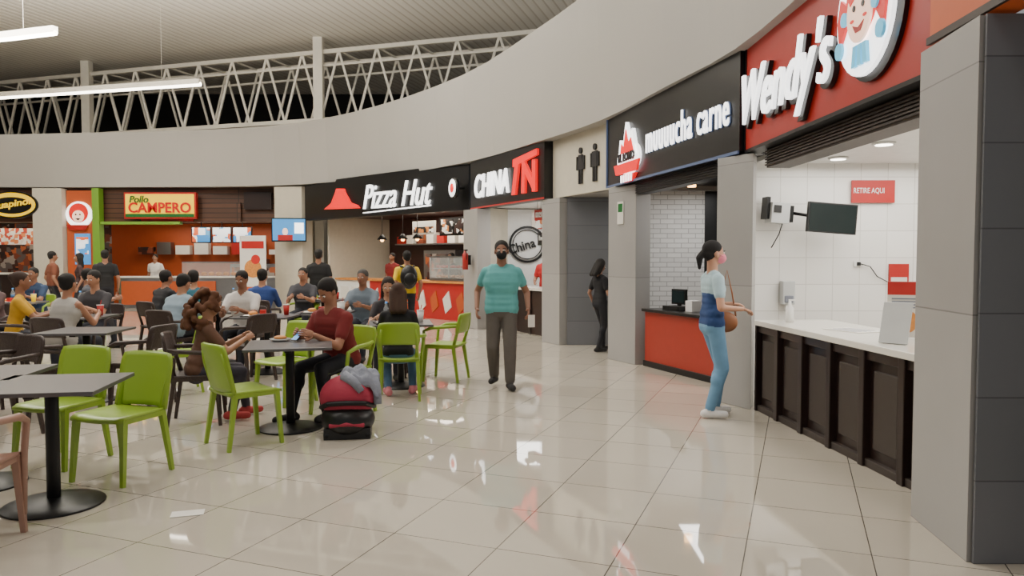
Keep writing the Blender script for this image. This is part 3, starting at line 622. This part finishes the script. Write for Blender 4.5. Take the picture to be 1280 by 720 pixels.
    for sx,W,dn,k in hands:
        dn=(dn+V(0,0,-.15)).normalized()
        nrm=V(-sx,0,-.2) if palm is None else V(*palm); nrm=(nrm-dn*nrm.dot(dn)).normalized(); ac=dn.cross(nrm).normalized()
        if ac.dot(V(0,1,.3))<0: ac=-ac
        R=Matrix((ac,dn,nrm)).transposed()
        m.ell(W+dn*.043,(.038*k,.052*k,.016*k),ks,14,8,R)
        for i,(o,L) in enumerate(((.028,.072),(.010,.082),(-.009,.076),(-.027,.06))):
            b0=W+dn*.078*k+ac*o*k; pts=[b0]; ang=0
            for s_,fr in enumerate((.45,.32,.23)):
                ang+=curl*(.35+.2*s_); pts.append(pts[-1]+(dn*math.cos(ang)+nrm*math.sin(ang)+ac*o*1.0*(1-s_*.3)).normalized()*L*fr*k)
            m.tube([b0-dn*.02]+pts,[.0095*k,.0095*k,.009*k,.008*k,.006*k],ks,7)
        b0=W+dn*.02+ac*.028*k
        p1=b0+(ac*.75+dn*.6+nrm*.35).normalized()*.035*k; p2=p1+(ac*.25+dn*.9+nrm*.4).normalized()*.03*k
        m.tube([b0-ac*.012,b0,p1,p2],[.012*k,.0125*k,.0105*k,.007*k],ks,7)
    sc=h/1.72; m.v=[v*sc for v in m.v]
    return m.obj(name,TR(x,y,yaw))
figure('walking_man',-.12,8.58,r(180),(92,164,164),(88,82,76),sk=(140,98,76),h=1.69,mask=(20,20,22),vox=.009,fat=1.14,legw=1.32,slv=.5,rh=(.29,.03,.93),lh=(-.31,.08,.93),rf=(.09,-.14,.11),lf=(-.10,.18,.085),shoe=(44,42,42))
figure('standing_woman',1.88,6.98,r(-84),(168,192,200),(104,146,178),shirt2=(34,62,110),s2=.27,sk=(190,142,115),h=1.65,fem=True,hair='pony',hairc=(20,17,18),mask=(226,130,150),vox=.009,rh=(.18,.23,1.07),lh=(-.13,.26,1.10),rf=(.09,-.05,.085),lf=(-.09,.08,.085),shoe=(225,222,220),hp=2,lean=0,palm=(0,.1,-1),slv=.55,legw=1.1)
figure('standing_woman',1.40,11.85,r(-60),(20,20,24),(24,24,30),sk=(150,110,88),h=1.47,fem=True,hair='long',hp=25,rh=(.18,.25,1.0),lf=(-.09,.15,.085),rf=(.09,-.1,.085))
figure('seated_woman',-2.84,6.75,r(-62),(96,66,50),(60,56,66),sk=(176,128,100),h=1.55,sit=True,fem=True,hair='curly',hairc=(92,56,34),vox=.010,lean=16,hp=26,rh=(.12,.42,.84),lh=(-.12,.42,.84),rf=(.1,.28,.095),lf=(-.1,.45,.095),shoe=(170,60,60))
figure('seated_man',-1.66,7.10,r(150),(112,30,30),(24,26,34),sk=(160,112,86),sit=True,vox=.010,lean=20,hp=34,rh=(.13,.40,.80),lh=(-.10,.42,.80),lf=(-.12,.30,.085),rf=(.12,.50,.085),hair='short',fat=1.08)
chair(-1.64,7.13,r(150),'g',True)
figure('seated_woman',-1.22,7.95,r(8),(18,18,22),(70,100,130),sk=(180,132,105),h=1.6,sit=True,fem=True,hair='long',hairc=(60,40,30),lean=16,hp=18,sleeve='short',vox=.012,rh=(.12,.42,.82),lh=(-.12,.42,.82),rf=(.16,.2,.085),lf=(-.12,.1,.085),shoe=(200,120,130))
figure('seated_woman',-1.55,9.35,r(185),(44,40,44),(40,40,48),sk=(176,130,104),h=1.64,sit=True,fem=True,hair='long',hairc=(36,24,20),lean=14,hp=16,rh=(.12,.42,.82),lh=(-.12,.42,.82)); chair(-1.55,9.38,r(185),'b',True)
for (nm,x,y,yw,sh,kw) in (
 ('seated_man',-3.66,10.15,176,(205,200,195),dict(lean=12,hp=15)),
 ('seated_man',-4.45,9.75,-20,(128,146,158),dict(lean=26,hp=20,fat=1.15)),
 ('seated_woman',-5.2,8.6,-10,(170,166,160),dict(lean=14,fem=True,hair='bun',sleeve='none',fat=1.12)),
 ('seated_woman',-6.2,9.3,-60,(196,150,40),dict(lean=10,fem=True,hair='bun',hairc=(50,32,24))),
 ('seated_man',-5.9,10.6,170,(60,58,62),dict(lean=14,hp=10)),
 ('seated_man',-5.5,11.6,-30,(26,26,30),dict(lean=18)),
 ('seated_man',-4.9,11.4,15,(40,92,110),dict(lean=16)),
 ('seated_man',-4.05,12.0,0,(34,60,120),dict(lean=12,sleeve='long')),
 ('seated_man',-2.2,11.0,172,(100,112,124),dict(lean=8,fat=1.12,hairc=(60,56,54))),
 ('seated_man',-3.7,13.2,180,(60,60,66),dict(lean=10)),
 ('seated_woman',-7.4,10.6,170,(90,70,70),dict(lean=10,fem=True,hair='long')),
 ('seated_man',-7.0,12.2,-60,(70,72,80),dict(lean=10)),
 ('seated_man',-8.6,13.4,180,(40,60,90),dict(lean=10))):
    kw.setdefault('rh',(.12,.42,.82)); kw.setdefault('lh',(-.12,.42,.82))
    figure(nm,x,y,r(yw),sh,(38,40,50),sit=True,sk=random.choice([(160,112,86),(140,96,72),(176,128,100)]),**kw)
    chair(x,y-.0,r(yw),random.choice('gbb'),True)
for (nm,x,y,yw,sh,kw) in (
 ('standing_man',-3.9,15.0,10,(20,20,22),dict(hair='cap',h=1.66,fat=1.1)),
 ('standing_man',-1.92,13.6,20,(214,180,30),dict(h=1.62)),
 ('standing_man',-8.75,16,30,(24,24,26),dict(h=1.66)),
 ('standing_woman',-10.0,17.2,120,(60,40,40),dict(h=1.6,fem=True,hair='long')),
 ('standing_man',-10.5,17,-40,(110,60,40),dict(h=1.64)),
 ('cashier',-10.95,22.85,180,(210,205,200),dict(h=1.6)),
 ('cashier',.72,15.2,160,(170,30,30),dict(h=1.66,mask=(30,30,34),rh=(.2,.25,1.05))),
 ('cashier',-1.5,18.35,150,(40,36,38),dict(h=1.62)),
 ('cashier',-3.2,19.9,150,(120,30,30),dict(h=1.62))):
    figure(nm,x,y,r(yw),sh,(30,30,38),sk=(150,106,82),**kw)
m=M(); m.ell((0,0,0),(.16,.09,.22),m_black,14,10); m.ell((0,-.08,-.04),(.11,.05,.12),m_blackm,12,8)
for sx in(-1,1): m.tube([(sx*.1,.05,.18),(sx*.12,.14,.2),(sx*.12,.2,.1)],.018,m_black,6)
m.obj('backpack',TR(-1.86,13.42,r(20),1.15))
m=M(); 
m.ell((0,0,.33),(.235,.17,.19),m_pink,24,14); m.ell((0,-.02,.15),(.225,.19,.15),m_black,24,12); m.box(-.19,.19,-.15,.15,.0,.09,m_black)
m.tube([(-.22,-.02,.25),(-.15,-.16,.30),(0,-.185,.31),(.15,-.16,.30),(.22,-.02,.25)],.022,m_blackm,8)
m.tube([(-.14,-.16,.12),(0,-.2,.14),(.14,-.16,.12)],.02,m_pink,8)
m.tube([(-.2,.05,.3),(-.16,.1,.5),(0,.12,.56),(.16,.1,.5),(.2,.05,.3)],.016,m_blackm,8)
for sx in(-1,1):
    for sy in(-1,1): m.tube([(sx*.17-.02,sy*.12,.035),(sx*.17+.02,sy*.12,.035)],.035,m_blackm,12)
m.obj('infant_car_seat',TR(-1.38,6.22,r(8)),bevel=.02)
def jk(u,v):
    a=(u-.5)*2; b=(v-.5)*2
    X=a*.18; Y=b*.17
    z=.33+.225*math.sqrt(max(0.02,1-(a*.75)**2-(b*.8)**2))+.018*math.sin(a*9+b*4)+.014*math.sin(b*13)
    return (X+.08,Y+.07,z),(0,0,.012)
m=M(); m.slab(jk,20,20,m_greyf); m.tube([(.21,.0,.48),(.24,-.04,.38),(.25,-.06,.27)],[.045,.04,.032],m_greyf,10); m.tube([(-.03,-.06,.52),(.06,-.12,.47),(.12,-.15,.40)],[.045,.04,.03],m_greyf,10); m.obj('draped_jacket',TR(-1.38,6.22,r(8)))
m=M(); m.ell((0,0,0),(.045,.11,.10),m_tan,16,10); m.tube([(0,-.09,.06),(-.03,-.05,.28),(-.04,.0,.5),(-.03,.05,.28),(0,.09,.06)],.008,m_tan,6); m.obj('handbag',TR(2.06,7.14,r(80),.88))
m=M(); m.box(-.04,.04,-.005,.005,-.07,.07,m_paper); m.obj('paper_receipt',TR(.22,8.42,r(20),.78))
m=M(); m.box(-.035,.035,-.075,.075,0,.009,m_black); m.box(-.032,.032,-.07,.07,.009,.0095,m_bluel); m.obj('smartphone',TR(-1.92,6.68,r(-30),.80)@Matrix.Rotation(r(35),4,'X'))
def cup(x,y,mt,z=.746,hh=.13): 
    m=M(); m.tube([(0,0,0),(0,0,hh)],[.03,.042],mt,16); m.tube([(0,0,hh),(0,0,hh+.008)],.045,m_white,16); m.tube([(0,0,hh),(.015,0,hh+.07)],.004,m_redc,5); m.obj('drink_cup',TR(x,y,0,z))
def bottle(x,y):
    m=M(); m.tube([(0,0,0),(0,0,.15),(0,0,.19),(0,0,.21)],[.032,.032,.014,.013],m_glass,14); m.tube([(0,0,.21),(0,0,.23)],.015,m_bluel,10); m.tube([(0,0,.06),(0,0,.12)],.033,m_frost,14); m.obj('water_bottle',TR(x,y,0,.746))
def tray(x,y,a):
    m=M(); m.box(-.2,.2,-.14,.14,0,.012,m_blackm); m.box(-.17,.17,-.11,.11,.012,.014,m_paper); m.ell((-.06,0,.035),(.06,.05,.03),m_food,12,8); m.box(.03,.1,-.04,.04,.014,.08,m_redc); m.obj('food_tray',TR(x,y,a,.746))
for i,(a,b) in enumerate(tabs+[(-1.3,8.65)]):
    tray(a-.08,b-.12,r(random.uniform(-20,20))); cup(a+.22,b+.1,random.choice([m_redc,m_white,m_yel]))
    if i%2: bottle(a-.2,b+.2)
m=M(); m.tube([(0,0,0),(0,0,.02)],[.06,.1],m_white,20); m.ell((0,0,.03),(.06,.06,.02),m_food,12,6); m.obj('food_plate',TR(-2.1,6.72,0,.746))
m=M(); m.box(-.09,.09,-.05,.05,0,.004,m_paper); m.obj('paper_scrap',TR(-1.9,4.3,.3,.001))
# ---------------- lights
for (x,y,e) in((-4,4,130),(-4.5,10,165),(-10,8,165),(-10.5,15,185),(-4,15,165),(-.2,6,130),(-15,12,150),(-1,-2,130),(-8,1,120)):
    area(x,y,7.5,3.2,.22,e,rot=(0,0,r(17)))
area(-10,14,5.9,8,3,1250,(1,.96,.89),rot=(math.pi,0,0)); area(-2,12,5.9,4,3,500,(1,.96,.89),rot=(math.pi,0,0))  # unseen upward fill lamps, added to brighten the ceiling and truss
w=D.worlds.new('World'); scene.world=w; w.use_nodes=True; w.node_tree.nodes['Background'].inputs[0].default_value=(.73,.74,.75,1); w.node_tree.nodes['Background'].inputs[1].default_value=.40
cam=D.cameras.new('Camera'); cam.sensor_width=36; cam.lens=26.15; cam.clip_end=200
co=D.objects.new('Camera',cam); scene.collection.objects.link(co); co.location=(0,0,1.5); co.rotation_euler=(r(90-2.34),0,0); scene.camera=co
